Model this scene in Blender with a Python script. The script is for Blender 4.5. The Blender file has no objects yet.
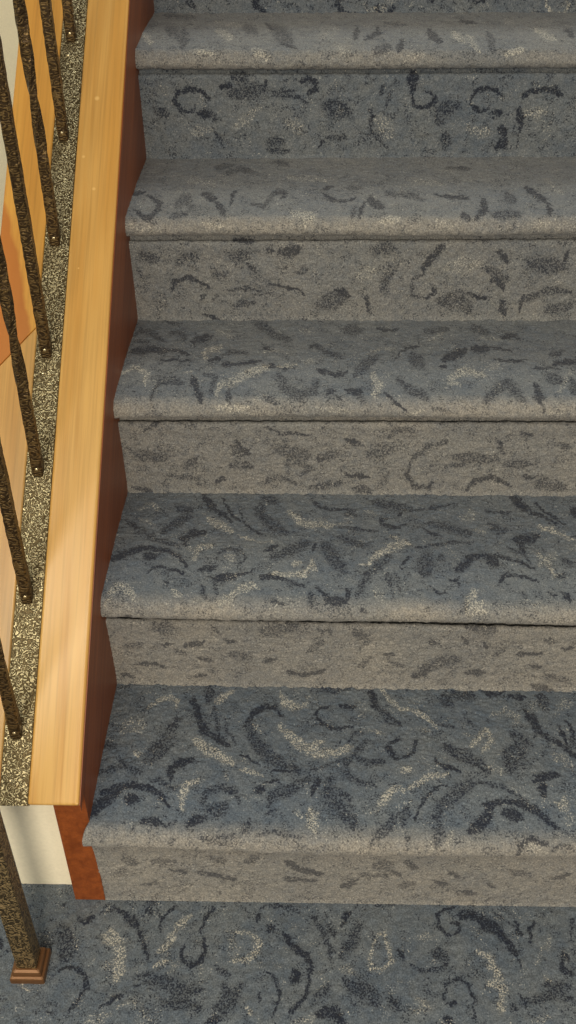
import bpy, bmesh, math, random
import numpy as np
from mathutils import Matrix, Vector
random.seed(4); rng = np.random.RandomState(7)
S = bpy.context.scene
COL = S.collection
PI = math.pi

# ------------------------------------------------------------------ camera
F, PX, PY = 1020.0, 288.0, 512.0
TH, YA, RO = .657, -.025, -.008
CAM = np.array([.281, -.8, 1.306])
c_, s_ = math.cos, math.sin
FW = np.array([s_(YA)*c_(TH), c_(YA)*c_(TH), -s_(TH)])
R0 = np.array([c_(YA), -s_(YA), 0.]); U0 = np.cross(R0, FW)
RI = c_(RO)*R0 + s_(RO)*U0
UP = -s_(RO)*R0 + c_(RO)*U0

def project(P):
    d = P - CAM
    z = d @ FW
    z = np.where(z < .05, .05, z)
    return PX + F*(d @ RI)/z, PY - F*(d @ UP)/z

cam_d = bpy.data.cameras.new('camera')
cam_d.sensor_fit = 'VERTICAL'; cam_d.sensor_height = 36; cam_d.lens = 36*F/1024
cam_d.clip_start = .01
cam = bpy.data.objects.new('camera', cam_d); COL.objects.link(cam)
cam.matrix_world = Matrix(((RI[0], UP[0], -FW[0], CAM[0]), (RI[1], UP[1], -FW[1], CAM[1]),
                           (RI[2], UP[2], -FW[2], CAM[2]), (0, 0, 0, 1)))
S.camera = cam

# ------------------------------------------------------------------ dimensions
G, R = .237, .18              # going and rise of a step
SL = .765                     # slope of the cap
CAPZ = .263                   # height of the cap top over y = 0
NSTEP = 9
def capz(y): return CAPZ + SL*y

# ------------------------------------------------------------------ node helpers
def srgb(r, g, b):
    f = lambda v: (v/255/12.92) if v/255 <= .04045 else ((v/255+.055)/1.055)**2.4
    return (f(r), f(g), f(b), 1)

class NT:
    def __init__(s, name):
        s.m = bpy.data.materials.new(name); s.m.use_nodes = True
        s.t = s.m.node_tree; s.t.nodes.clear()
        s.out = s.n('ShaderNodeOutputMaterial'); s.b = s.n('ShaderNodeBsdfPrincipled')
        s.l(s.b.outputs[0], s.out.inputs[0])
    def n(s, t, **k):
        x = s.t.nodes.new(t)
        for a, b in k.items(): setattr(x, a, b)
        return x
    def l(s, a, b): s.t.links.new(a, b)
    def coord(s, scale=(1, 1, 1), rot=(0, 0, 0), which='Object'):
        tc = s.n('ShaderNodeTexCoord'); mp = s.n('ShaderNodeMapping')
        mp.inputs['Rotation'].default_value = rot
        s.l(tc.outputs[which], mp.inputs[0])
        m2 = s.n('ShaderNodeMapping'); m2.inputs['Scale'].default_value = scale
        s.l(mp.outputs[0], m2.inputs[0]); return m2.outputs[0]
    def noise(s, vec, scale, detail=2, rough=.5, dist=0):
        x = s.n('ShaderNodeTexNoise'); x.inputs['Scale'].default_value = scale
        x.inputs['Detail'].default_value = detail; x.inputs['Roughness'].default_value = rough
        x.inputs['Distortion'].default_value = dist
        s.l(vec, x.inputs['Vector']); return x.outputs['Fac']
    def vor(s, vec, scale, feature='F1', rnd=1.0):
        x = s.n('ShaderNodeTexVoronoi'); x.feature = feature
        x.inputs['Scale'].default_value = scale; x.inputs['Randomness'].default_value = rnd
        s.l(vec, x.inputs['Vector']); return x.outputs['Distance']
    def rng(s, v, a, b, c=0., d=1., smooth=False):
        x = s.n('ShaderNodeMapRange')
        if smooth: x.interpolation_type = 'SMOOTHSTEP'
        for i, q in enumerate((a, b, c, d)): x.inputs[i+1].default_value = q
        s.l(v, x.inputs[0]); return x.outputs[0]
    def math(s, op, a, b=None, clamp=False):
        x = s.n('ShaderNodeMath', operation=op); x.use_clamp = clamp
        for i, q in enumerate((a, b)):
            if q is None: continue
            if isinstance(q, (int, float)): x.inputs[i].default_value = q
            else: s.l(q, x.inputs[i])
        return x.outputs[0]
    def mix(s, f, a, b, mode='MIX'):
        x = s.n('ShaderNodeMix', data_type='RGBA', blend_type=mode)
        for i, q in ((0, f), (6, a), (7, b)):
            if isinstance(q, (int, float)): x.inputs[i].default_value = q
            elif isinstance(q, tuple): x.inputs[i].default_value = q
            else: s.l(q, x.inputs[i])
        return x.outputs[2]
    def bump(s, h, strength, dist, prev=None):
        x = s.n('ShaderNodeBump'); x.inputs['Strength'].default_value = strength
        x.inputs['Distance'].default_value = dist; s.l(h, x.inputs['Height'])
        if prev is not None: s.l(prev, x.inputs['Normal'])
        return x.outputs[0]

# ------------------------------------------------------------------ materials
CARPET = dict(base=(81, 92, 105), alt=(99, 106, 112), dark=(20, 26, 42), light=(196, 192, 178))
def carpet_material():
    t = NT('scroll_carpet')
    v = t.coord()
    at = t.n('ShaderNodeAttribute', attribute_name='pattern')
    sep = t.n('ShaderNodeSeparateColor'); t.l(at.outputs['Color'], sep.inputs[0])
    dk, lt, lit_tone = sep.outputs[0], sep.outputs[1], sep.outputs[2]
    big = t.rng(t.noise(v, 9, 3, .6), .38, .66, 0, 1, True)
    mid = t.rng(t.noise(v, 60, 3, .6), .35, .7)
    base = t.mix(t.math('MULTIPLY', big, .6), srgb(*CARPET['base']), srgb(*CARPET['alt']))
    base = t.mix(t.math('MULTIPLY', mid, .25), base, srgb(128, 130, 128))
    tuft = t.noise(v, 400, 2, .65)
    tuft2 = t.noise(v, 480, 2, .65, .3)
    # yarn colours come in single tufts: mask against tuft noise
    cloud = t.rng(t.noise(v, 42, 3, .6, .9), .45, .60, 0, .56, True)
    pale = t.rng(t.noise(v, 38, 3, .6, .6), .50, .66, 0, .55, True)
    dkc = t.math('MAXIMUM', dk, cloud)
    ragged = t.rng(t.noise(v, 170, 2, .6), .3, .7, -.16, .16)
    thr = t.math('SUBTRACT', .72, t.math('MULTIPLY', t.math('ADD', dkc, t.math('MULTIPLY', ragged, dkc)), .31))
    fd = t.rng(t.math('SUBTRACT', tuft, thr), -.05, .06)
    ltc = t.math('MAXIMUM', lt, pale)
    thr2 = t.math('SUBTRACT', .76, t.math('MULTIPLY', t.math('ADD', ltc, t.math('MULTIPLY', ragged, ltc)), .235))
    fl = t.rng(t.math('SUBTRACT', tuft2, thr2), -.04, .06)
    # warm light on nosings and lower risers put into the colour; upper treads paler
    wn = t.math('MULTIPLY', lit_tone, t.rng(t.noise(v, 120, 3, .7), .25, .6, .6, 1))
    base = t.mix(wn, base, srgb(150, 145, 136))
    soft = t.math('MULTIPLY', t.math('MULTIPLY', dk, t.rng(lit_tone, 0, 1, 1, .45)), .26)
    col = t.mix(soft, base, srgb(*CARPET['dark']))
    col = t.mix(t.math('MULTIPLY', lt, .06), col, srgb(*CARPET['light']))
    wfade = t.math('SUBTRACT', 1.0, t.math('MULTIPLY', lit_tone, .45))
    col = t.mix(t.math('MULTIPLY', fd, t.math('MULTIPLY', wfade, .88)), col, srgb(*CARPET['dark']))
    col = t.mix(t.math('MULTIPLY', fl, t.math("MULTIPLY", wfade, .52)), col, srgb(*CARPET['light']))
    g = t.rng(t.noise(v, 480, 3, .7), .32, .68, .55, 1.45)
    gc = t.n('ShaderNodeCombineColor')
    for i in range(3): t.l(g, gc.inputs[i])
    col = t.mix(1.0, col, gc.outputs[0], 'MULTIPLY')
    t.l(col, t.b.inputs['Base Color'])
    t.b.inputs['Roughness'].default_value = 1; t.b.inputs['Specular IOR Level'].default_value = .05
    t.b.inputs['Sheen Weight'].default_value = .12; t.b.inputs['Sheen Roughness'].default_value = .6
    b = t.bump(t.noise(v, 420, 2, .7), .55, .0022)
    b = t.bump(t.noise(v, 90, 2, .6), .25, .003, b)
    t.l(b, t.b.inputs['Normal'])
    return t.m

def oak_material(name, pale, deep, streak, edge=None):
    t = NT(name)
    rot = (math.atan(SL), 0, 0)
    v = t.coord((60, 2.2, 60), (-math.atan(SL), 0, 0))
    tc = t.coord()
    n1 = t.noise(v, 1.0, 5, .55, .6)
    v2 = t.coord((260, 5, 260), (-math.atan(SL), 0, 0))
    n2 = t.noise(v2, 1.0, 3, .6)
    big = t.noise(t.coord((14, 1.3, 14), (-math.atan(SL), 0, 0)), 1, 3, .5, .4)
    col = t.mix(t.rng(n1, .35, .68, 0, .75, True), srgb(*pale), srgb(*deep))
    col = t.mix(t.rng(big, .42, .68, 0, .6, True), col, srgb(*streak))
    col = t.mix(t.rng(n2, .45, .75, 0, .35), col, srgb(*[int(q*.72) for q in deep]))
    if edge:
        col = edge(t, tc, col)
    t.l(col, t.b.inputs['Base Color'])
    t.b.inputs['Roughness'].default_value = .34
    t.b.inputs['Specular IOR Level'].default_value = .5
    t.b.inputs['Coat Weight'].default_value = .25; t.b.inputs['Coat Roughness'].default_value = .22
    t.l(t.bump(n2, .08, .001), t.b.inputs['Normal'])
    return t.m

def dents(t, tc, col):
    # small pale dents and the fine scratches in the varnish of the wide board
    for (x, y, r) in ((-.0405, .786, .0042), (-.0360, .664, .0030), (-.0545, .7066, .0028), (-.0500, .562, .0016)):
        d = t.n('ShaderNodeVectorMath', operation='DISTANCE')
        t.l(tc, d.inputs[0]); d.inputs[1].default_value = (x, y, capz(y))
        col = t.mix(t.rng(d.outputs['Value'], r*.4, r*1.1, .65, 0), col, srgb(228, 190, 120))
    return col

def orange_end(t, tc, col):
    # orange tone with a soft diagonal border at the lower end of the upper board
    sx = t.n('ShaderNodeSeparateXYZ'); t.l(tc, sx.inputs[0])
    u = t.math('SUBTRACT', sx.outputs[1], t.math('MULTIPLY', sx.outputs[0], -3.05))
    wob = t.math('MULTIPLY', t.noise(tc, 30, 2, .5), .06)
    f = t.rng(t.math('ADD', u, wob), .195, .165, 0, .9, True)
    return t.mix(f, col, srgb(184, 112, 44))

def skirt_material():
    t = NT('red_brown_stained_wood')
    v = t.coord((90, 4, 90), (-math.atan(SL), 0, 0))
    n1 = t.noise(v, 1, 4, .6, .4)
    n2 = t.noise(t.coord(), 300, 2, .6)
    col = t.mix(t.rng(n1, .35, .7), srgb(146, 78, 32), srgb(114, 56, 18))
    col = t.mix(t.rng(n2, .4, .8, 0, .3), col, srgb(84, 34, 16))
    t.l(col, t.b.inputs['Base Color']); t.b.inputs['Roughness'].default_value = .45
    t.l(t.bump(n2, .15, .001), t.b.inputs['Normal'])
    return t.m

def hammered(name, lo, hi, cell, strength=1.0, metal=.75, rough=.38, stretch=(1, 1, 1), rotated=True, bands=34):
    t = NT(name)
    v = t.coord(stretch, (-math.atan(SL), 0, 0) if rotated else (0, 0, 0))
    # contour bands of a smooth noise: short crooked ridges like peened metal
    n0 = t.noise(v, cell, 1.2, .5, .25)
    w_ = t.math('SINE', t.math('MULTIPLY', n0, bands))
    ridge = t.rng(w_, -.5, .9, 0, 1, True)
    fine = t.noise(v, cell*4, 2, .6)
    h = t.math('ADD', ridge, t.math('MULTIPLY', fine, .35))
    col = t.mix(t.rng(h, .15, 1.15), srgb(*lo), srgb(*hi))
    t.l(col, t.b.inputs['Base Color'])
    t.b.inputs['Metallic'].default_value = metal; t.b.inputs['Roughness'].default_value = rough
    t.l(t.bump(h, strength, .0012), t.b.inputs['Normal'])
    return t.m

def plain(name, c, rough=.6, metal=0, bump=0, scale=40):
    t = NT(name); v = t.coord(); n = t.noise(v, scale, 3, .6)
    col = t.mix(t.rng(n, .3, .7, 0, .5), srgb(*c), srgb(*[int(q*.93) for q in c]))
    t.l(col, t.b.inputs['Base Color'])
    t.b.inputs['Roughness'].default_value = rough; t.b.inputs['Metallic'].default_value = metal
    if bump: t.l(t.bump(n, bump, .002), t.b.inputs['Normal'])
    return t.m

M = dict(
    carpet=carpet_material(),
    oak=oak_material('pale_oak', (202, 162, 92), (184, 136, 62), (194, 142, 62), dents),
    oak_pale=oak_material('pale_oak_lower_board', (208, 164, 94), (190, 142, 74), (198, 148, 76)),
    oak_orange=oak_material('orange_oak_upper_board', (220, 166, 76), (200, 140, 54), (208, 148, 60), orange_end),
    skirt=skirt_material(),
    strip=hammered('hammered_bronze_strip', (84, 72, 48), (186, 174, 138), 135, 1.0, .8, .36),
    bar=hammered('hammered_dark_bronze', (58, 44, 26), (108, 88, 54), 70, .8, .65, .4, (1, 1, 2.2), False),
    post=hammered('hammered_bronze_post', (64, 54, 36), (150, 130, 92), 120, .8, .6, .42, (1, 1, 1), False),
    rivet=plain('worn_rivet_metal', (222, 208, 170), .22, .85),
    base=plain('brown_cast_bronze', (116, 82, 52), .38, .45, .1, 120),
    wall=plain('cream_wall_paint', (244, 238, 216), .85, 0, .12, 220),
)

# ------------------------------------------------------------------ object helpers
def mesh_obj(name, verts, faces, mat, parent=None, smooth=False):
    me = bpy.data.meshes.new(name); me.from_pydata([tuple(v) for v in verts], [], faces); me.update()
    me.materials.append(mat)
    if smooth: me.polygons.foreach_set('use_smooth', [True]*len(me.polygons))
    o = bpy.data.objects.new(name, me); COL.objects.link(o)
    if parent: o.parent = parent
    return o
def bm_obj(name, bm, mat, parent=None, smooth=False):
    bmesh.ops.recalc_face_normals(bm, faces=bm.faces)
    me = bpy.data.meshes.new(name); bm.to_mesh(me); bm.free(); me.materials.append(mat)
    if smooth: me.polygons.foreach_set('use_smooth', [True]*len(me.polygons))
    o = bpy.data.objects.new(name, me); COL.objects.link(o)
    if parent: o.parent = parent
    return o
def thing(name, label, cat, loc=(0, 0, 0), group=None):
    o = bpy.data.objects.new(name, None); COL.objects.link(o); o.location = loc
    o.empty_display_size = .05
    o['label'] = label; o['category'] = cat
    if group: o['group'] = group
    return o
def extrude_x(poly, x0, x1, bevel=0, seg=3):
    """prism of a (y, z) outline between two x"""
    bm = bmesh.new(); n = len(poly)
    a = [bm.verts.new((x0, p[0], p[1])) for p in poly]
    b = [bm.verts.new((x1, p[0], p[1])) for p in poly]
    bm.faces.new(a); bm.faces.new(b[::-1])
    for i in range(n): bm.faces.new((a[i], b[i], b[(i+1) % n], a[(i+1) % n]))
    if bevel: bmesh.ops.bevel(bm, geom=list(bm.edges), offset=bevel, segments=seg, profile=.5, affect='EDGES')
    return bm

# ------------------------------------------------------------------ the scroll pattern of the carpet
# traced motifs: kind (D dark, d half dark, L light, l soft light), width, points
TILES = [
 ('tread1', 80, 680, 3.6, '''
D 26 408,65 420,105 430,150 455,185 500,215 528,235
d 16 482,100 490,150 500,190 525,232
d 12 518,140 532,180 560,236
d 34 465,20 470,50 460,80
L 22 550,40 520,60 490,82
L 16 245,103 285,72 330,62 355,75 345,95
l 26 150,190 180,145 225,150 215,180 170,185
d 44 350,150 320,190 300,225 260,260 240,290
d 24 330,235 290,260 250,300
d 26 95,230 130,240
L 18 200,255 210,278
L 34 420,215 450,245 480,262 520,285 550,300
d 22 150,290 180,320 220,335
d 20 70,330 110,320 150,318
D 24 400,290 360,298 325,318 330,360
L 26 425,362 385,375 370,410 368,470
l 20 340,385 370,380
l 16 525,330 530,360
D 36 42,480 70,450 110,422 140,402
D 22 80,405 130,385 190,380 240,385 285,408 315,450
D 34 165,430 205,432
d 18 250,355 300,370 340,400
D 30 385,520 415,505 445,495
D 30 225,510 260,512 290,522
d 12 185,548 195,528
d 26 440,440 460,400 510,385 560,400 575,440
d 44 465,465 500,470 520,450
d 12 305,530 345,505
d 30 440,565 480,580 520,575 560,560
d 16 320,590 350,570'''),
 ('tread1', 240, 680, 3.6, '''
D 18 150,130 125,95 85,98 50,120 25,150
d 40 30,160 45,210 75,245 115,280 160,310 215,325
l 18 45,165 80,190
L 26 145,48 165,85 205,95 240,85
l 14 240,60 250,100
D 10 405,165 370,178 325,172 290,155 272,125 290,105 325,95
D 18 365,95 400,98 420,90
d 26 285,25 330,35 390,25
D 22 470,35 480,75 490,108
L 16 510,35 540,70 575,100
d 30 510,110 540,145 575,160
L 34 148,175 195,215 235,245 280,265 340,262 395,240
L 26 265,235 295,225
d 14 390,230 410,190 450,195
d 22 450,220 420,255 385,300 385,345 430,365 490,385
d 24 420,280 460,300 520,295
l 14 465,180 520,195
D 18 530,235 545,265 570,290
D 12 535,225 575,215
D 10 5,265 35,285 65,302
D 10 110,320 150,325 215,328
L 14 0,325 50,332 85,345
D 26 55,398 85,390
D 10 90,372 130,362 150,368
d 36 105,450 120,415 165,400 205,380 245,355
D 22 282,358 262,400
D 12 262,400 250,418
d 10 250,325 300,312 350,295 385,280
d 50 325,360 315,410 345,450 385,490 415,530
d 26 350,400 400,430
L 40 255,470 262,510 270,540
l 26 195,470 215,490
L 26 575,385 540,400 515,440 500,455
l 16 470,485 500,470
d 30 30,510 10,545
d 16 60,560 110,545 160,560 230,570
d 36 575,480 540,520 500,560 470,590
d 14 95,485 130,470'''),
 ('tread1', 400, 680, 3.2727, '''
D 12 60,20 95,30
d 40 145,55 165,80
d 40 175,40 240,55
D 16 265,30 300,48 340,42
D 16 360,52 405,58
d 34 460,55 480,95
L 14 0,95 50,100 95,130 120,160
l 14 60,160 100,165
d 10 120,145 180,155
l 18 300,115 340,100 385,120 385,140
l 30 520,90 560,75
D 26 412,98 440,145 475,180
D 14 475,180 530,215 575,250
D 10 515,145 540,190 560,225
D 10 545,130 575,200
L 20 235,215 280,165 300,200 270,230
d 16 225,130 235,145
l 14 210,175 230,185
d 34 145,215 190,240 240,265 285,295
d 60 400,215 370,250 360,290
d 24 365,180 410,195 430,215
l 22 290,285 330,300
D 14 112,258 140,280 200,297
D 12 55,200 45,235 5,260
L 20 5,300 35,290
L 16 160,305 100,315 40,345 10,365
D 26 440,330 480,315 515,312
D 26 465,335 470,380
l 26 500,245 540,265 570,300
D 10 158,338 120,355 85,385 60,420 45,460
d 44 230,340 180,370 140,410 115,450
d 34 125,470 130,510 120,545
d 14 240,335 330,345 400,385
D 38 235,495 275,460 300,425
D 22 275,410 340,395 400,402 440,425 480,455 515,485
D 34 345,430 395,455
d 30 20,420 10,470
d 12 25,500 25,560
L 26 540,385 540,420 510,400
l 30 560,440 550,480
D 20 385,570 395,540 430,520 480,540
l 34 420,540 470,560
d 16 490,560 530,540 575,555
l 20 170,500 160,540'''),
 ('floor', 60, 884, 3.2, '''
d 18 150,70 200,85
D 24 190,85 230,115 255,150
D 16 255,150 270,200 280,245
d 22 260,40 300,60 280,90
D 10 372,72 345,88 325,110 320,150
D 14 490,75 465,105 450,155
D 14 458,175 465,215 445,250 415,262 388,235 395,195
D 12 75,130 92,120 108,98
d 16 55,100 70,125
L 34 160,150 190,200 195,260 180,310
L 24 140,165 160,190
l 24 140,265 170,250 185,290
L 20 420,105 380,130 350,190 320,215
L 18 300,265 345,245
l 14 180,395 230,375 270,385
l 30 90,435 160,420
d 60 10,150 25,200 15,240
D 14 5,275 45,262 78,290 85,325 55,375 20,415
D 12 200,350 165,375 125,398
D 12 235,325 260,318
d 46 290,310 340,315 390,345 450,340
d 40 330,380 400,380 440,400
d 24 240,300 290,285
l 30 540,150 560,200 550,240
d 36 575,330 545,380 500,400
D 22 470,445 510,430
l 26 265,395 280,440
d 18 500,270 540,290'''),
 ('floor', 220, 884, 3.2, '''
D 22 205,155 225,190 255,215 285,235
d 16 165,70 215,75 260,90
D 10 120,120 128,80 150,65
D 18 155,150 170,135
L 16 50,150 95,155 125,185 120,220 80,245 40,245
l 20 100,185 115,210
D 22 270,220 290,250 285,300
D 24 240,280 230,305 260,285
D 16 285,310 275,360 250,390 222,412
D 10 145,282 180,305 190,350 180,400 165,425
D 8 125,350 130,375
d 20 295,105 330,150 350,200 358,245
d 16 340,120 370,170
d 36 440,140 420,190 390,235
D 16 390,130 400,105 420,92
L 16 525,150 535,200 550,250 520,275 485,270 480,230 495,190 510,165
l 30 395,270 425,285
d 46 430,320 470,345 500,380
d 30 400,310 440,350
d 36 540,370 575,400
D 36 320,415 360,410 390,440
d 26 300,370 330,350 350,320
d 40 15,335 30,380 10,410
L 14 85,395 105,415
l 24 230,440 300,435
d 20 500,60 560,70'''),
 ('floor', 396, 884, 3.2, '''
D 14 200,155 200,125 180,120
D 10 195,160 160,160 132,135 135,100 165,78 200,72
D 24 205,100 240,95
D 34 245,95 280,125 320,145 345,170
D 22 345,170 370,205 385,235
D 10 385,235 402,268
D 12 385,120 400,165
D 12 445,115 425,145 435,190
d 12 315,90 345,115 385,140
l 26 70,165 105,170
D 12 5,205 20,240
d 16 45,260 80,278 130,275 165,250
d 34 115,220 150,225 160,250
L 26 260,215 295,235 330,300 340,360 335,410
L 20 290,320 350,330
D 12 155,365 160,320 195,302 230,325 250,370 250,430
D 14 165,382 192,382
D 24 160,430 175,445
l 24 70,370 100,400 60,410
d 10 565,110 560,180
D 16 530,225 535,270 570,295
D 12 535,230 555,245
l 14 490,165 465,230 445,255
d 30 405,380 460,365 520,350 560,370
D 10 395,350 415,385
d 30 480,320 550,330
l 18 440,440 500,425
d 20 370,390 380,415
l 18 470,300 500,310'''),
 ('tread2', 96, 490, 3.6, '''
D 26 385,15 410,50 430,75
D 16 430,75 465,90 490,120
D 10 455,30 480,75 520,115
D 8 520,85 540,125 570,150
d 30 290,60 345,75
l 14 150,75 200,50 230,75
l 10 155,100 210,125
d 30 335,95 280,125 240,150
d 24 110,110 150,145 210,165
L 26 405,105 450,125 490,150
L 10 510,165 570,182
D 22 390,150 345,155 315,175 325,195
L 20 415,200 370,210 355,245
l 14 325,210 360,215
D 26 60,248 105,228 150,218
D 16 100,225 160,208 215,212 265,220 300,240 330,275
D 26 175,238 215,240
d 16 190,175 250,185 300,205
d 12 435,255 440,225 475,210 520,220 540,250 510,270
l 22 470,240 500,250
D 10 185,300 215,280 260,282 315,300
D 18 375,288 425,275
D 10 245,325 262,335
D 26 415,320 445,318 500,310
D 10 500,305 545,298 572,285
L 30 50,370 80,345 120,360 140,400
L 20 35,410 60,385
L 24 275,365 305,378
d 20 380,345 395,395
d 16 425,325 435,375
L 28 565,345 520,355 480,385 445,410
l 14 350,400 370,400
D 8 95,465 130,455'''),
 ('tread2', 256, 490, 3.6, '''
d 34 0,70 30,100 60,135 110,155
d 20 20,55 30,85
D 10 0,150 30,158
D 10 208,35 220,58 260,70 330,68
d 24 30,30 80,45
L 26 120,80 160,115 210,125 270,128
l 18 215,105 260,115
l 12 280,130 340,115
d 16 320,90 350,75 360,95
d 12 300,135 350,140 440,148
D 10 535,130 500,138 465,130 440,115 470,100
D 8 440,115 450,98
d 26 420,40 470,55 560,70
D 10 510,95 530,85
l 10 390,80 440,85
d 28 300,165 330,180 400,205
d 30 60,240 100,225 140,210 190,190
D 12 28,222 50,210 80,200
D 12 205,220 215,190
d 46 250,200 280,250 320,290
L 16 485,165 540,190 560,200
L 26 540,190 490,205 440,230 405,260
L 8 405,265 380,268
L 20 60,300 130,305 180,300 205,260 215,290
L 20 135,268 160,258
D 18 15,315 60,310 100,322
D 12 100,322 140,335 175,350
l 10 0,185 80,188
D 14 220,345 240,375 270,395
D 34 260,400 320,405
D 16 330,395 335,370 320,350
d 26 195,375 200,420
D 8 60,405 100,412
L 12 5,350 15,360
d 30 480,240 440,270 410,300 380,340 365,380
D 8 550,240 535,260 520,280
d 12 505,300 515,340 520,375
d 22 470,300 490,350
l 30 430,360 460,400
d 16 380,430 400,440'''),
 ('tread2', 416, 490, 3.6, '''
D 26 345,30 375,55 405,72
D 12 405,72 460,95 500,125
D 8 430,50 480,85 540,130
D 26 565,70 575,95
l 26 165,100 195,80 205,100
d 26 50,120 100,130 150,145 190,162
D 8 28,142 60,160 95,165
l 16 205,145 250,155
d 26 260,120 300,150 330,140
d 10 250,75 340,85
d 14 0,210 60,200 130,190 200,185
d 12 0,70 80,60 150,50
D 30 360,178 395,180 435,165
D 24 375,185 385,220
L 18 440,130 500,150 570,180
D 30 145,288 180,265 205,242
D 16 180,240 245,235 300,240 340,248
D 34 260,245 300,272
D 14 340,250 380,262 415,282
d 60 40,240 30,300
d 24 100,240 80,250
D 10 60,358 85,372 115,372
D 10 120,325 155,320 155,350
D 14 305,335 320,310 370,308
D 10 370,308 410,318 445,335
L 20 440,230 470,260 500,310
l 30 450,270 500,230
d 26 530,250 560,270
d 16 500,310 540,305
D 20 525,370 560,400
L 40 210,370 195,420 240,410
L 26 250,440 180,445
d 20 185,400 175,440
d 14 385,370 400,385
l 24 430,410 460,420
d 14 480,370 500,385
d 10 330,205 400,240 430,290'''),
 ('tread3', 110, 316, 3.6, '''
D 18 370,72 330,80 300,92 305,108
d 26 225,55 265,65 265,90
d 18 110,50 160,70 200,90
l 24 390,55 440,75
l 14 400,70 430,50
D 20 75,128 130,122 180,118
D 12 180,118 230,122 290,142
D 18 170,130 200,132
D 8 185,160 230,158 290,160
L 24 400,112 365,120 340,135 345,150
d 12 400,150 440,125 490,135 500,150
D 10 355,160 405,152
D 16 405,172 440,178
D 12 440,175 490,170 540,165
L 18 60,195 95,185 130,205 125,250
L 12 35,215 55,200
L 8 265,205 295,202
d 26 180,235 220,230 265,240
D 20 295,225 315,260
D 24 315,260 325,310
d 16 340,210 380,220 360,280
D 10 150,300 155,265 180,245
L 30 560,185 500,205 450,230 400,250 385,275
d 20 425,260 430,310
L 24 385,330 440,335 500,325
l 24 530,300 560,285
d 30 530,30 570,45
d 14 200,20 260,30
d 12 90,90 140,95'''),
 ('tread3', 263, 316, 3.6, '''
d 26 0,45 40,70 100,85
D 12 410,45 440,52 490,48
d 40 300,45 350,55
l 14 130,45 180,60
d 20 190,100 230,130 290,150
D 10 165,118 190,105
D 8 0,118 30,120
l 10 0,130 60,122
l 16 150,170 185,155
L 10 50,180 120,178
D 8 0,180 60,180
d 10 60,190 120,185
l 14 370,135 420,122 480,115
D 8 470,160 500,125 560,105
D 14 195,190 230,205 270,215
D 22 270,210 305,200
d 30 410,145 370,175 330,215
d 36 60,215 80,260 130,290 180,270 195,235
d 50 540,150 570,175
D 16 230,275 260,270
D 10 260,285 285,305
D 24 305,270 355,275
L 30 395,215 420,250 400,290
d 30 490,230 520,260 575,290
D 12 440,275 470,310 520,340
L 14 575,340 520,355
d 20 0,290 60,320
l 18 200,330 320,345
d 20 345,290 370,310'''),
 ('tread3', 416, 316, 3.6, '''
d 20 30,55 120,50
l 14 40,90 100,60
d 26 200,40 260,60
D 16 310,75 370,75
D 30 105,155 140,138 180,122
D 20 205,118 260,125
D 8 215,108 260,112 300,115 345,130
D 8 280,155 330,160 400,160
D 10 85,185 115,182
l 20 240,195 300,175
L 26 120,225 180,195 245,215
L 14 120,240 160,250
d 36 255,305 290,270 325,235
d 36 325,235 350,265 385,305
D 12 425,240 440,260
D 30 440,265 445,310
D 10 455,320 462,345
l 20 520,270 545,215 555,200
d 40 480,220 520,235
D 10 425,185 520,190
d 20 480,140 530,130
D 20 500,170 570,165
d 30 10,270 40,300
l 16 230,75 300,85
d 30 560,230 575,280
l 30 480,340 540,350
d 14 60,330 130,345'''),
 ('tread4', 116, 150, 2.504, '''
D 12 60,155 75,175 100,160 108,130 80,115
D 10 50,150 65,170
D 8 40,110 70,108
d 20 150,140 175,120 185,145
d 20 140,165 175,160
D 16 220,110 250,125
D 14 250,130 275,165
D 8 298,100 285,140
d 12 340,135 370,140 385,120 410,98
D 10 400,105 425,108 415,122
D 10 520,110 540,125 575,130
D 8 520,100 545,92
d 12 275,60 310,48 350,55
L 14 220,185 265,195
L 20 440,160 490,165 470,190
l 24 30,190 110,205
l 14 180,75 250,85
l 14 430,70 540,75
d 14 250,45 290,40
d 16 400,30 430,36'''),
 ('tread4', 346, 150, 2.504, '''
D 18 60,125 90,145
D 8 45,130 30,175
D 8 0,128 25,118
d 10 25,140 15,170
d 14 100,110 150,110 195,125
D 8 220,108 250,118 305,120
D 16 295,160 310,175
D 14 325,175 348,150 340,122
d 26 400,110 420,130
d 24 370,165 430,160
D 14 450,95 480,115 505,135
D 12 505,135 515,165
L 20 90,180 130,170
l 24 230,180 270,190
l 18 470,190 510,185
l 14 150,75 250,85
d 10 255,45 320,48
l 12 500,75 540,110
d 10 0,95 40,95'''),
 ('tread5', 126, 0, 2.56, '''
L 18 45,90 65,110
d 26 110,75 130,90
d 22 150,80 145,120
L 20 235,80 270,95
L 16 180,130 220,135
d 34 380,75 420,105
D 8 355,60 385,80
D 8 395,110 440,128
d 22 305,70 335,85
l 26 500,90 540,75
L 22 330,130 360,150
l 24 540,120 570,130
d 10 100,40 180,45
l 14 230,55 290,65'''),
 ('tread5', 351, 0, 2.56, '''
D 12 18,70 10,100
D 14 40,100 70,85 65,75
D 14 130,105 120,135
D 18 200,80 225,108
D 8 275,55 320,58
d 8 85,60 140,65
L 20 260,85 290,105
L 14 300,90 325,130
L 18 400,140 440,125
l 24 410,60 400,50
L 18 470,75 520,100
d 16 350,85 365,130
D 12 550,75 570,95
d 24 60,130 100,120
l 20 140,150 180,140'''),
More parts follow.
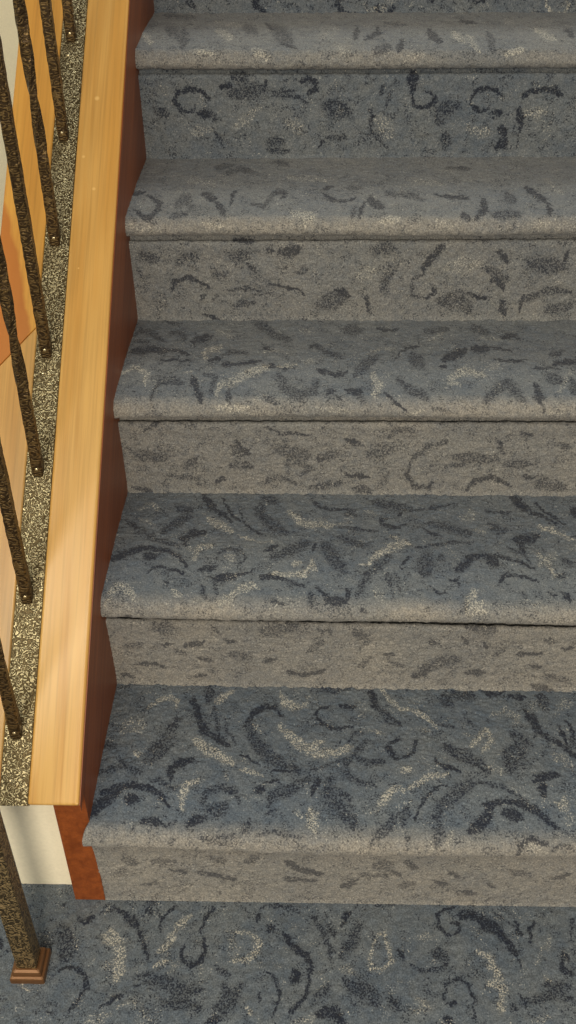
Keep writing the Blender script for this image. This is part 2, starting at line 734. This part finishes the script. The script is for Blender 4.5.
 ('riser5', 136, 65, 2.618, '''
D 10 190,90 175,70 145,60 110,72 100,95 120,118 150,125 155,105
D 16 140,62 155,68
D 22 170,125 195,128
D 16 220,58 248,55
d 36 250,75 300,70 330,60
D 10 340,45 335,70
d 10 355,72 420,68
d 10 360,80 420,82 450,100
D 16 432,40 450,35 470,45 475,65
D 10 450,75 475,60
d 50 500,110 550,125
d 30 255,30 290,32
d 26 50,115 80,130
l 24 270,160 320,110
l 30 400,150 440,175
d 10 200,165 230,215
d 24 350,205 385,200
D 10 480,215 490,195
d 12 500,190 550,190
d 16 345,225 400,225
d 12 200,120 210,150
l 24 150,175 190,170'''),
 ('riser5', 356, 65, 2.618, '''
D 26 150,20 148,65
D 10 160,110 185,110 208,95 200,75 180,68
D 8 148,75 150,105 175,118
d 36 215,115 265,110
d 24 215,150 220,130
D 10 300,100 310,70 335,60 370,65 385,85
D 10 300,105 320,120 345,115
D 16 358,125 380,122
D 12 450,70 440,85
D 14 455,68 500,62 540,80
D 20 380,165 385,185
D 24 370,215 390,200
D 16 430,115 430,160
d 8 430,160 420,220
d 12 75,50 65,80
d 10 90,70 80,110
d 14 40,115 38,170 80,215
l 34 60,140 90,190
l 30 300,170 350,180
l 34 450,130 490,120
d 24 235,185 235,215
d 14 520,50 530,75'''),
 ('riser4', 126, 232, 2.56, '''
d 18 130,85 150,60 180,65
D 10 115,150 125,125 160,118 200,132 210,145
d 30 270,60 310,65
D 12 310,85 330,100
D 30 400,50 440,45
d 16 440,105 460,95
D 8 370,135 430,145 460,160
d 40 500,185 560,165
D 20 540,150 570,165
d 10 260,150 300,145 345,150
d 16 280,185 330,180
D 10 200,210 240,222
d 26 40,60 80,70
D 14 280,20 320,25
d 12 190,175 200,165
D 8 360,45 380,50
d 8 30,90 45,120
d 14 225,110 260,105'''),
 ('riser4', 351, 232, 2.56, '''
D 20 235,35 205,65 185,95
d 10 195,95 160,125 155,160 180,170
D 8 215,135 210,160 190,170
d 20 100,90 80,150
d 10 130,70 95,120 90,160
D 12 40,165 45,205
d 30 60,45 110,40
D 14 360,120 385,130 395,150
D 10 300,155 325,170 350,168
D 14 380,50 400,75
D 16 385,180 390,215
D 12 430,200 440,165
d 36 230,180 280,170 300,200
d 16 450,170 510,150 560,155
l 40 250,90 330,80
l 30 20,110 60,100
D 10 545,75 560,50
d 40 460,80 540,90
d 20 500,200 560,190
d 20 340,90 400,120'''),
 ('riser3', 120, 415, 2.504, '''
d 10 110,175 120,150 160,155 190,160 215,185
D 14 290,70 320,98
d 30 290,80 300,100
d 26 40,100 120,105
d 20 160,130 190,110
d 30 400,85 460,100 420,120
d 12 440,115 480,135 450,150
d 12 350,170 400,155 440,170
D 8 360,28 400,45 480,50
d 20 500,110 550,95
d 16 480,180 560,170
D 10 60,35 100,20
d 20 280,125 330,130
D 10 30,180 80,190
D 10 240,165 260,160'''),
 ('riser3', 346, 415, 2.504, '''
d 16 110,55 125,35 170,40
D 12 0,60 40,75
d 34 60,95 110,85
d 14 250,65 200,85 160,115
D 10 160,120 155,150 170,180 210,185 215,165
d 10 105,145 95,175
d 22 270,105 330,108 380,110
D 12 305,185 320,165 370,155 410,180
D 10 375,60 395,95
D 8 440,45 470,50
d 12 250,130 300,120
d 26 480,170 550,180
D 8 440,155 470,155
d 14 530,75 560,80
d 20 400,120 460,125
D 10 0,150 60,155
d 20 20,185 60,190'''),
 ('riser2', 110, 614, 2.472, '''
D 10 182,78 230,70
D 8 220,110 255,115
D 8 130,75 155,78
d 30 110,30 150,35
D 8 60,125 100,120 140,135
D 10 380,118 410,112
D 8 285,65 310,68
d 12 30,80 80,75
d 30 380,45 460,30
d 16 300,100 350,105
D 10 440,145 480,150 530,140
d 14 490,90 530,70
d 10 510,40 550,45
d 10 190,100 160,90
D 8 25,150 60,155
D 8 210,155 240,150
d 10 250,30 270,50'''),
 ('riser2', 343, 614, 2.472, '''
D 12 215,65 235,75
D 10 295,60 310,75
d 26 195,135 240,120 290,110
D 12 170,155 215,140
d 14 40,130 70,110
D 8 100,100 130,100
d 10 110,115 150,130
D 8 345,70 355,85
D 12 300,145 350,145
D 10 430,100 490,95
d 12 370,110 400,85
D 10 540,85 570,85
d 14 500,65 530,70
D 16 470,180 520,190
d 26 310,35 380,40
d 26 30,45 60,70
D 8 460,130 490,130
d 14 500,150 560,165'''),
 ('riser1', 90, 845, 2.37, '''
D 10 255,65 300,72 345,85
d 14 150,40 200,38
D 12 465,40 500,60
D 12 500,60 550,70
d 12 60,65 90,60
D 8 190,60 230,65
d 20 80,30 110,45
d 14 280,30 320,38
d 16 370,40 400,30
D 8 460,80 540,85
d 10 120,95 160,90'''),
 ('riser1', 333, 845, 2.37, '''
D 10 20,100 60,80
D 10 35,100 50,85
D 10 240,85 270,95
D 10 275,65 300,75
d 16 160,95 190,90
d 10 60,70 130,75
D 10 370,95 385,100
D 10 520,80 560,70
d 20 100,50 140,45
D 12 200,55 170,40
d 14 420,60 470,70
D 10 160,70 130,60
D 8 290,110 340,115'''),
]
STROKES = {}
for piece, ox, oy, sc, txt in TILES:
    for ln in txt.strip().split('\n'):
        p = ln.split()
        pts = np.array([[float(a) for a in q.split(',')] for q in p[2:]])/sc + (ox, oy)
        STROKES.setdefault(piece, []).append((p[0], float(p[1])/sc*1.12, pts))

def scroll(x, y, r, ph, turns, sq=1.0):
    n = 9; out = []
    for i in range(n):
        u = i/(n-1); a = ph + turns*u*2*PI; q = r*(1-.62*u)
        out.append((x + q*math.cos(a), y + q*sq*math.sin(a)))
    return np.array(out)
def fill(piece, x0, x1, y0, y1, n, sq):
    """the same kinds of motif carried on outside the photograph"""
    for _ in range(n):
        x, y = random.uniform(x0, x1), random.uniform(y0, y1)
        k = random.choice('DDdddLl')
        w = random.uniform(3, 9)
        a = scroll(x, y, random.uniform(8, 20), random.uniform(0, 6.3), random.choice((-.6, .45, .6, .3)), sq)
        STROKES.setdefault(piece, []).append((k, w, a))
fill('tread1', 585, 900, 690, 850, 42, .8); fill('tread2', 585, 860, 500, 612, 28, .6)
fill('tread3', 585, 820, 325, 412, 22, .5); fill('tread4', 585, 800, 160, 230, 14, .4)
fill('tread5', 585, 800, 14, 62, 10, .4); fill('riser5', 585, 800, 72, 152, 16, .8)
fill('riser4', 585, 820, 240, 315, 16, .7); fill('riser3', 585, 840, 426, 488, 12, .6)
fill('riser2', 585, 860, 630, 682, 10, .5); fill('riser1', 585, 880, 862, 900, 10, .4)
fill('floor', 590, 900, 912, 1200, 60, .8); fill('floor', -160, 590, 1034, 1240, 90, .8)
fill('floor', -320, -4, 905, 1200, 50, .8)
fill('floor', 0, 60, 960, 1024, 3, .8)
fill('floor', -450, 1150, 1240, 1900, 260, .9)
fill('riser6', 120, 800, -90, 8, 60, .9); fill('tread6', 120, 800, -150, -90, 30, .4)
fill('riser7', 120, 800, -250, -150, 50, .9)

def paint(piece, P):
    """dark and light yarn masks of a piece from its motifs, per vertex"""
    n = len(P); D = np.zeros(n); L = np.zeros(n)
    X, Y = project(P)
    X = X + 3.6*vnoise(P+3, 130) + 3.0*vnoise(P+11, 290)
    Y = Y + 3.0*vnoise(P+17, 130) + 2.6*vnoise(P+23, 290)
    for kind, w, pts in STROKES.get(piece, []):
        pad = w
        m = (X > pts[:, 0].min()-pad) & (X < pts[:, 0].max()+pad) & (Y > pts[:, 1].min()-pad) & (Y < pts[:, 1].max()+pad)
        idx = np.nonzero(m)[0]
        if not len(idx): continue
        x, y = X[idx], Y[idx]
        seg = np.hypot(*(pts[1:]-pts[:-1]).T); tot = seg.sum()+1e-6; acc = 0
        best = np.zeros(len(idx))
        for i in range(len(seg)):
            a, b = pts[i], pts[i+1]; d = b-a; L2 = d@d+1e-9
            t = np.clip(((x-a[0])*d[0]+(y-a[1])*d[1])/L2, 0, 1)
            dist = np.hypot(x-a[0]-t*d[0], y-a[1]-t*d[1])
            u = (acc+t*seg[i])/tot
            r = w*.5*(.45+.55*np.sin(PI*np.clip(u*.9+.07, 0, 1))**.7)
            best = np.maximum(best, np.clip(1.25-dist/np.maximum(r, .9)*.75, 0, 1)*(dist < r*1.6+.8))
            acc += seg[i]
        best = np.clip(best*1.4, 0, 1)
        if kind == 'D': D[idx] = np.maximum(D[idx], best)
        elif kind == 'd': D[idx] = np.maximum(D[idx], best*.76)
        elif kind == 'L': L[idx] = np.maximum(L[idx], best)
        else: L[idx] = np.maximum(L[idx], best*.7)
    return D, L

# ------------------------------------------------------------------ noise for the pile
_G = rng.rand(64, 64, 64)
def vnoise(P, sc):
    q = P*sc; i = np.floor(q).astype(int); f = q-i; f = f*f*(3-2*f)
    i0 = i % 64; i1 = (i+1) % 64; r = 0
    for a in (0, 1):
        for b in (0, 1):
            for c in (0, 1):
                w = (f[:, 0] if a else 1-f[:, 0])*(f[:, 1] if b else 1-f[:, 1])*(f[:, 2] if c else 1-f[:, 2])
                r = r + w*_G[(i1 if a else i0)[:, 0], (i1 if b else i0)[:, 1], (i1 if c else i0)[:, 2]]
    return r-.5

def carpet_grid(name, P, nr, nc, parent=None, piece=None, lit_tone=None, disp=.0032):
    """P: (nr*nc, 3) rest positions; pile relief pushed out along the normal"""
    Q = P.reshape(nr, nc, 3)
    du = np.gradient(Q, axis=1); dv = np.gradient(Q, axis=0)
    N = np.cross(du, dv); N /= np.linalg.norm(N, axis=2, keepdims=True)+1e-12
    N = N.reshape(-1, 3)
    D, L = paint(piece, P)
    h = vnoise(P, 260)*.6 + vnoise(P+5, 110)*.5 + vnoise(P+9, 35)*.35
    V = P + N*(h*disp)[:, None]
    me = bpy.data.meshes.new(name)
    me.vertices.add(len(V)); me.vertices.foreach_set('co', V.astype(np.float32).ravel())
    ii = (np.arange(nr-1)[:, None]*nc + np.arange(nc-1)[None, :]).ravel()
    F4 = np.stack([ii, ii+1, ii+nc+1, ii+nc], 1)
    me.loops.add(F4.size); me.loops.foreach_set('vertex_index', F4.ravel().astype(np.int32))
    me.polygons.add(len(F4)); me.polygons.foreach_set('loop_start', (np.arange(len(F4))*4).astype(np.int32))
    me.polygons.foreach_set('use_smooth', np.ones(len(F4), bool))
    me.update(calc_edges=True)
    col = np.zeros((len(V), 4), np.float32); col[:, 0] = D; col[:, 1] = L; col[:, 3] = 1
    if lit_tone is not None: col[:, 2] = lit_tone
    a = me.attributes.new('pattern', 'FLOAT_COLOR', 'POINT'); a.data.foreach_set('color', col.ravel())
    me.materials.append(M['carpet'])
    o = bpy.data.objects.new(name, me); COL.objects.link(o)
    if parent: o.parent = parent
    return o

def resample(pts, step):
    pts = np.array(pts, float); seg = np.linalg.norm(pts[1:]-pts[:-1], axis=1); s = np.concatenate([[0], np.cumsum(seg)])
    n = max(2, int(s[-1]/step)+1); t = np.linspace(0, s[-1], n)
    return np.stack([np.interp(t, s, pts[:, k]) for k in range(pts.shape[1])], 1)

XS = np.concatenate([np.arange(-.001, .80, .0019), np.arange(.80, 1.11, .006)])
NX = len(XS)
W = .80
# nosing height corrections (left, right) of steps that sag a little, and of the back edges
NZ = {1: (.0016, -.0068), 2: (.0076, -.0007), 3: (-.0005, .0022), 4: (-.0034, 0), 5: (-.0006, .0003)}
BZ = {0: (-.0006, -.0002), 1: (.0038, -.0009), 2: (.0013, .0002), 3: (-.0040, -.0017), 4: (0, .0038)}
def lerp(t, c):
    return c[0] + (c[1]-c[0])*np.clip(t/.58, 0, 1.2)

# ------------------------------------------------------------------ the staircase
stairs = thing('staircase', 'carpeted staircase rising away with blue grey scroll patterned treads and rounded nosings', 'staircase')
for i in range(1, NSTEP+1):
    yb, zb = i*G, i*R                 # back corner of tread
    yn = (i-1)*G - .027               # nosing front
    zt = i*R
    rr = .016
    # (y, z, weight of nosing correction)
    prof = [(yb+.004, zb, 0)]
    for k in range(1, 9):
        u = k/9; prof.append((yb + (yn+rr+.012-yb)*u, zb + .0025*math.sin(PI*u), u))
    for a in np.linspace(90, 250, 14):
        a = math.radians(a)
        prof.append((yn+rr + rr*1.0*math.cos(a), zt-.0185 + .0175*math.sin(a)*(1.0 if math.sin(a) > 0 else .75), 1))
    prof += [(yn+.020, zt-.0305, 1), (yn+.036, zt-.0305, 1)]
    pr = resample(prof, .0019)
    nr = len(pr)
    X = np.tile(XS, nr); Yv = np.repeat(pr[:, 0], NX); Zv = np.repeat(pr[:, 1], NX); wv = np.repeat(pr[:, 2], NX)
    Zv = Zv + wv*lerp(X, NZ.get(i, (0, 0))) + (1-wv)*lerp(X, BZ.get(i, (0, 0)))
    # nosing runs very slightly wavy and rounds off where it meets the skirt board
    Yv = Yv + wv*.0022*np.sin(X*9+i*1.7)
    X = X - wv*np.clip((yn+.022-Yv)/.02, 0, 1)*np.clip(1-X/.03, 0, 1)*(.0065 if i == 1 else .0015)
    P = np.stack([X, Yv, Zv], 1)
    front = np.clip((yn+.030 - P[:, 1])/.030, 0, 1)
    lit_tone = front*(.75 + .5*vnoise(P, 14))*(1 if i < 5 else .75)  # light on the nosing front, painted as a pale tone
    lit_tone = np.clip(lit_tone, 0, 1)*.92
    lit_tone = np.maximum(lit_tone, {1: 0, 2: .05, 3: .14, 4: .24, 5: .28}.get(i, .25)*(1+.8*vnoise(P, 12)))  # upper treads get a paler tone all over
    tr = carpet_grid('tread', P, nr, NX, stairs, 'tread%d' % i, lit_tone)
    # riser under the nosing
    yr = (i-1)*G; z0 = (i-1)*R
    z1 = i*R - .0305 - (.0135*max(0, 1.306-i*R)/(.8+yn) + (.0035 if i < 3 else .0062) if i > 1 else .006)
    rp = resample([(yr-.004, z0-.002, 0), (yr-.001, z0+.006, 0), (yr-.001, z0+.03, 0), (yr-.006, z1-.03, 1), (yr-.0095, z1-.010, 1),
                   (yr-.0095, z1-.004, 1), (yr-.006, z1-.0008, 1), (yr-.002, z1-.002, 1), (yr+.002, z1-.009, 1), (yr+.005, z1-.009, 1), (yr+.007, i*R-.029, 1)], .0019)
    nr = len(rp)
    X = np.tile(XS, nr); Yv = np.repeat(rp[:, 0], NX); Zv = np.repeat(rp[:, 1], NX)
    up_ = np.clip((Zv-z0)/(z1-z0), 0, 1)
    Zv = Zv + (1-up_)*lerp(X, BZ.get(i-1, (0, 0))) + up_*lerp(X, NZ.get(i, (0, 0)))
    P = np.stack([X, Yv, Zv], 1)
    k = {1: .62, 2: .60, 3: .52, 4: .38, 5: .1}.get(i, .1)  # warm light painted into the riser colour, weaker higher up
    lit_tone = np.clip(k*(1+.5*vnoise(P, 16)), 0, 1)
    carpet_grid('riser', P, nr, NX, stairs, 'riser%d' % i, lit_tone)

# skirt board, its top under the cap, its foot on the floor
ye = NSTEP*G
skirt = extrude_x([(-.0035, 0), (-.0035, capz(-.0035)-.0229), (ye, capz(ye)-.0229), (ye, 0)], -.0425, -.0008, .0012, 2)
lip = extrude_x([(-.0035, 0), (-.0035, capz(-.0035)-.02), (-.0235, capz(-.0235)-.015), (-.0235, capz(-.0235)-.0015), (ye, capz(ye)-.0015), (ye, 0)], -.0012, -.0001)
tmp_ = bpy.data.meshes.new('lip'); lip.to_mesh(tmp_); lip.free(); skirt.from_mesh(tmp_); bpy.data.meshes.remove(tmp_)
o = bm_obj('skirt_board', skirt, M['skirt'], stairs)
o['label'] = 'red brown stained skirt board'

# ------------------------------------------------------------------ floor, walls
def uneven(a, b, c, d, fine, coarse):
    return np.concatenate([np.arange(a, b, coarse), np.arange(b, c, fine), np.arange(c, d+coarse*.5, coarse)])
fx = uneven(-2.0, -.50, 1.08, 1.12, .0021, .05); fy = uneven(-2.4, -.60, .03, 2.30, .0021, .06)
FX, FY = np.meshgrid(fx, fy)
P = np.stack([FX.ravel(), FY.ravel(), np.where(FY.ravel() > -.002, -.0004, 0.0)], 1)
fl = carpet_grid('floor', P, len(fy), len(fx), None, 'floor', None, .0034)
fl['kind'] = 'structure'

kw = extrude_x([(.020, -.002), (.020, capz(.02)-.0229), (ye, capz(ye)-.0229), (ye, -.002)], -.125, -.0435, .003, 3)
kw = bm_obj('wall_left', kw, M['wall']); kw['kind'] = 'structure'
bw = bmesh.new(); bmesh.ops.create_cube(bw, size=1, matrix=Matrix.Translation((-1.06, 2.30, 1.3)) @ Matrix.Diagonal((1.86, .08, 2.64, 1)))
bw = bm_obj('wall_back', bw, M['wall']); bw['kind'] = 'structure'
bw = bmesh.new(); bmesh.ops.create_cube(bw, size=1, matrix=Matrix.Translation((-2.03, -.05, 1.3)) @ Matrix.Diagonal((.08, 4.7, 2.64, 1)))
bw = bm_obj('wall_far', bw, M['wall']); bw.name = 'wall_outer'; bw['kind'] = 'structure'

# ------------------------------------------------------------------ wooden cap
cs, sn = 1/math.hypot(1, SL), SL/math.hypot(1, SL)
def shear_end(bm, ycut, k, x0):
    for v in bm.verts:
        if abs(v.co.y-ycut) < .03: dy = (v.co.x-x0)*k; v.co.y += dy; v.co.z += SL*dy
    return bm
def slab(y0, y1, x0, x1, th, drop=0, bevel=.0025):
    """board lying on the slope, ends cut square to it"""
    a = np.array([y0, capz(y0)-drop]); b = np.array([y1, capz(y1)-drop]); nrm = np.array([sn, -cs])*th
    return extrude_x([a, b, b+nrm, a+nrm], x0, x1, bevel, 3)
cap = thing('wooden_ledge', 'golden oak cap of two sloping boards on the knee wall beside the carpeted stairs', 'ledge')
bm_obj('cap_board', slab(-.0245, ye, -.0662, -.0014, .018, 0, .0035), M['oak'], cap)
o = bm_obj('cap_board', shear_end(slab(-.0245, .4900, -.1675, -.1022, .018, 0, .0022), .49, .98, -.1022), M['oak_pale'], cap); o['label'] = 'paler lower length of the outer oak board'
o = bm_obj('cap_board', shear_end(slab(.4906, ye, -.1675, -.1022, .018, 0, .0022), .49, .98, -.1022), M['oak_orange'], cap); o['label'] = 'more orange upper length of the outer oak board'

# ------------------------------------------------------------------ railing
rail = thing('stair_railing', 'hammered dark bronze railing with riveted balusters rising from a textured metal strip', 'railing', (-.084, -.02, .25))
rail.matrix_world = Matrix.Identity(4)
# strip: relief modelled, set a little lower than the boards
ys = np.arange(-.0245, ye, .0016); xs = np.linspace(-.1019, -.0665, 26)
SX, SY = np.meshgrid(xs, ys); P = np.stack([SX.ravel(), SY.ravel(), capz(SY.ravel())-.0022], 1)
relief = (np.abs(vnoise(P, 190))*-1.6+.3)*.0007
P[:, 1] += -sn*relief; P[:, 2] += cs*relief
n0, n1 = len(ys), len(xs)
V = [tuple(p) for p in P]; Fc = [(r*n1+c, r*n1+c+1, (r+1)*n1+c+1, (r+1)*n1+c) for r in range(n0-1) for c in range(n1-1)]
base = len(V)
cn = [0, n1-1, (n0-1)*n1+n1-1, (n0-1)*n1]
for k in cn: V.append((V[k][0], V[k][1]+sn*.013, V[k][2]-cs*.013))
b0, b1, b2, b3 = range(base, base+4)
Fc += [(b3, b2, b1, b0)]
Fc += [tuple(range(n1-1, -1, -1)) + (b0, b1), tuple((n0-1)*n1+k for k in range(n1)) + (b2, b3)]
Fc += [tuple(k*n1 for k in range(n0)) + (b3, b0), tuple(k*n1+n1-1 for k in range(n0-1, -1, -1)) + (b1, b2)]
mesh_obj('base_strip', V, Fc, M['strip'], rail)

def dome(r, h, up, loc):
    bm = bmesh.new()
    bmesh.ops.create_uvsphere(bm, u_segments=16, v_segments=10, radius=1)
    bmesh.ops.delete(bm, geom=[v for v in bm.verts if v.co.z < -.25], context='VERTS')
    q = Vector((0, 0, 1)).rotation_difference(Vector(up)).to_matrix().to_4x4()
    bm.transform(Matrix.Translation(loc) @ q @ Matrix.Diagonal((r, r, h, 1)))
    return bm
for y in (-.0008, .1109, .4351, .8482, 1.26):
    s = bm_obj('screw', dome(.0025, .0018, (0, -sn, cs), (-.0895, y, capz(y)-.002)), M['rivet'], rail, True)
    s['label'] = 'shiny round screw head'

BAR = .0146
def bar_mesh(h, twist):
    """hammered square bar, slightly uneven, foot cut to the slope; twisted ones turn twice half-way up"""
    bm = bmesh.new(); n = 110; rings = []
    for i in range(n+1):
        z = h*i/n
        tw = 0
        wob = 1
        if twist:
            z0 = .115
            u = min(max(z-z0, 0), .45)
            tw = u/.075*PI/2 + PI/4*0
        ring = []
        hw = BAR/2
        thin = 1.0 if not twist else 1.0 - .30*min(1, max(0, (z-.03)/.04))*min(1, max(0, (h-.08-z)/.04))
        for k in range(8):
            a = PI/4*k
            cx, cy = [(1, .72), (.72, 1), (-.72, 1), (-1, .72), (-1, -.72), (-.72, -1), (.72, -1), (1, -.72)][k]
            j = 1 + random.uniform(-.05, .05)
            x, y = cx*hw*j, cy*hw*j*thin
            xr, yr = x*math.cos(tw)-y*math.sin(tw), x*math.sin(tw)+y*math.cos(tw)
            f = max(0, 1-z/.02)
            zz = z + (yr*SL)*f
            ring.append(bm.verts.new((xr, yr, zz)))
        rings.append(ring)
    for a, b in zip(rings, rings[1:]):
        for k in range(8): bm.faces.new((a[k], a[(k+1) % 8], b[(k+1) % 8], b[k]))
    bm.faces.new(rings[0][::-1]); bm.faces.new(rings[-1])
    return bm
RH = .80
protos = {}
for idx, y in enumerate([.0468+.1379*k for k in range(12)]):
    tw = idx % 2 == 0
    x = -.0868 if idx != 2 else -.0850
    loc = Vector((x, y, capz(y)-.0035))
    if tw not in protos:
        b = bm_obj('baluster', bar_mesh(RH, tw), M['bar'], rail)
        b.location = loc
        r_ = bm_obj('rivet', dome(.0023, .0016, (0, -1, 0), (0, -BAR/2-.0001, .0085)), M['rivet'], b, True)
        protos[tw] = (b, r_)
    else:
        b0_, r0_ = protos[tw]
        b = b0_.copy(); COL.objects.link(b); b.parent = rail; b.location = loc
        r_ = r0_.copy(); COL.objects.link(r_); r_.parent = b
    b['label'] = 'twisted square bar' if tw else 'straight square bar'

# newel post on its stepped foot
NXC, NYC = -.0825, -.1030
def box_bm(x0, x1, y0, y1, z0, z1, bev=0, seg=2):
    bm = bmesh.new()
    bmesh.ops.create_cube(bm, size=1, matrix=Matrix.Translation(((x0+x1)/2, (y0+y1)/2, (z0+z1)/2)) @ Matrix.Diagonal((x1-x0, y1-y0, z1-z0, 1)))
    if bev: bmesh.ops.bevel(bm, geom=list(bm.edges), offset=bev, segments=seg, profile=.5, affect='EDGES')
    return bm
NTOP = 1.02
newel = bmesh.new()
bmesh.ops.create_cube(newel, size=1, matrix=Matrix.Translation((NXC, NYC, NTOP/2+.005)) @ Matrix.Diagonal((.0268, .0268, NTOP, 1)))
bmesh.ops.bevel(newel, geom=list(newel.edges), offset=.0022, segments=2, profile=.5, affect='EDGES')
nw = bm_obj('newel_post', newel, M['post'], rail)
# stepped square foot: lathe-like stack of square rings
prof = [(.0225, 0), (.0225, .0085), (.0216, .0105), (.0188, .0115), (.0188, .0165), (.0176, .0195), (.0144, .0210), (.0144, .0225)]
bm = bmesh.new(); rings = []
for r, z in prof:
    rings.append([bm.verts.new((NXC+sx*r, NYC+sy*r, z)) for sx, sy in ((1, 1), (-1, 1), (-1, -1), (1, -1))])
for a, b in zip(rings, rings[1:]):
    for k in range(4): bm.faces.new((a[k], a[(k+1) % 4], b[(k+1) % 4], b[k]))
bm.faces.new(rings[0][::-1]); bm.faces.new(rings[-1])
bmesh.ops.bevel(bm, geom=[e for e in bm.edges if abs(e.verts[0].co.z-e.verts[1].co.z) > .0001], offset=.0008, segments=2, affect='EDGES')
o = bm_obj('post_base', bm, M['base'], nw); o['label'] = 'brown stepped square post foot'
# handrail over the balusters, down to the post
hr = extrude_x([(-.135, 1.0), (-.135, 1.022), (-.07, 1.022), (.02, capz(.02)+RH+.012), (ye, capz(ye)+RH+.012), (ye, capz(ye)+RH-.012), (.02, capz(.02)+RH-.012), (-.07, 1.0)],
               -.104, -.066, .003, 2)
bm_obj('handrail', hr, M['bar'], rail)

# ------------------------------------------------------------------ light
def area(name, loc, aim, size, power, col):
    d = bpy.data.lights.new(name, 'AREA'); d.shape = 'DISK'; d.size = size; d.energy = power; d.color = col
    o = bpy.data.objects.new(name, d); COL.objects.link(o); o.location = loc
    o.rotation_euler = (Vector(aim)-Vector(loc)).to_track_quat('-Z', 'Y').to_euler(); return o
area('ceiling_lamp', (-.38, -1.0, 2.45), (.1, .3, .2), .8, 23, (1, .92, .74))
area('upper_landing_lamp', (.7, 2.6, 3.1), (.1, .8, .7), .9, 28, (.96, 1, .92))
area('room_lamp', (.30, -2.6, 1.8), (.15, .2, .3), .8, 70, (1, .86, .66))
w = bpy.data.worlds.new('world'); S.world = w; w.use_nodes = True
w.node_tree.nodes['Background'].inputs[0].default_value = (1, .94, .86, 1)
w.node_tree.nodes['Background'].inputs[1].default_value = .32

S.view_settings.view_transform = 'Standard'; S.view_settings.look = 'None'
S.view_settings.gamma = 1; S.view_settings.use_curve_mapping = False
S.view_settings.exposure = 0.0
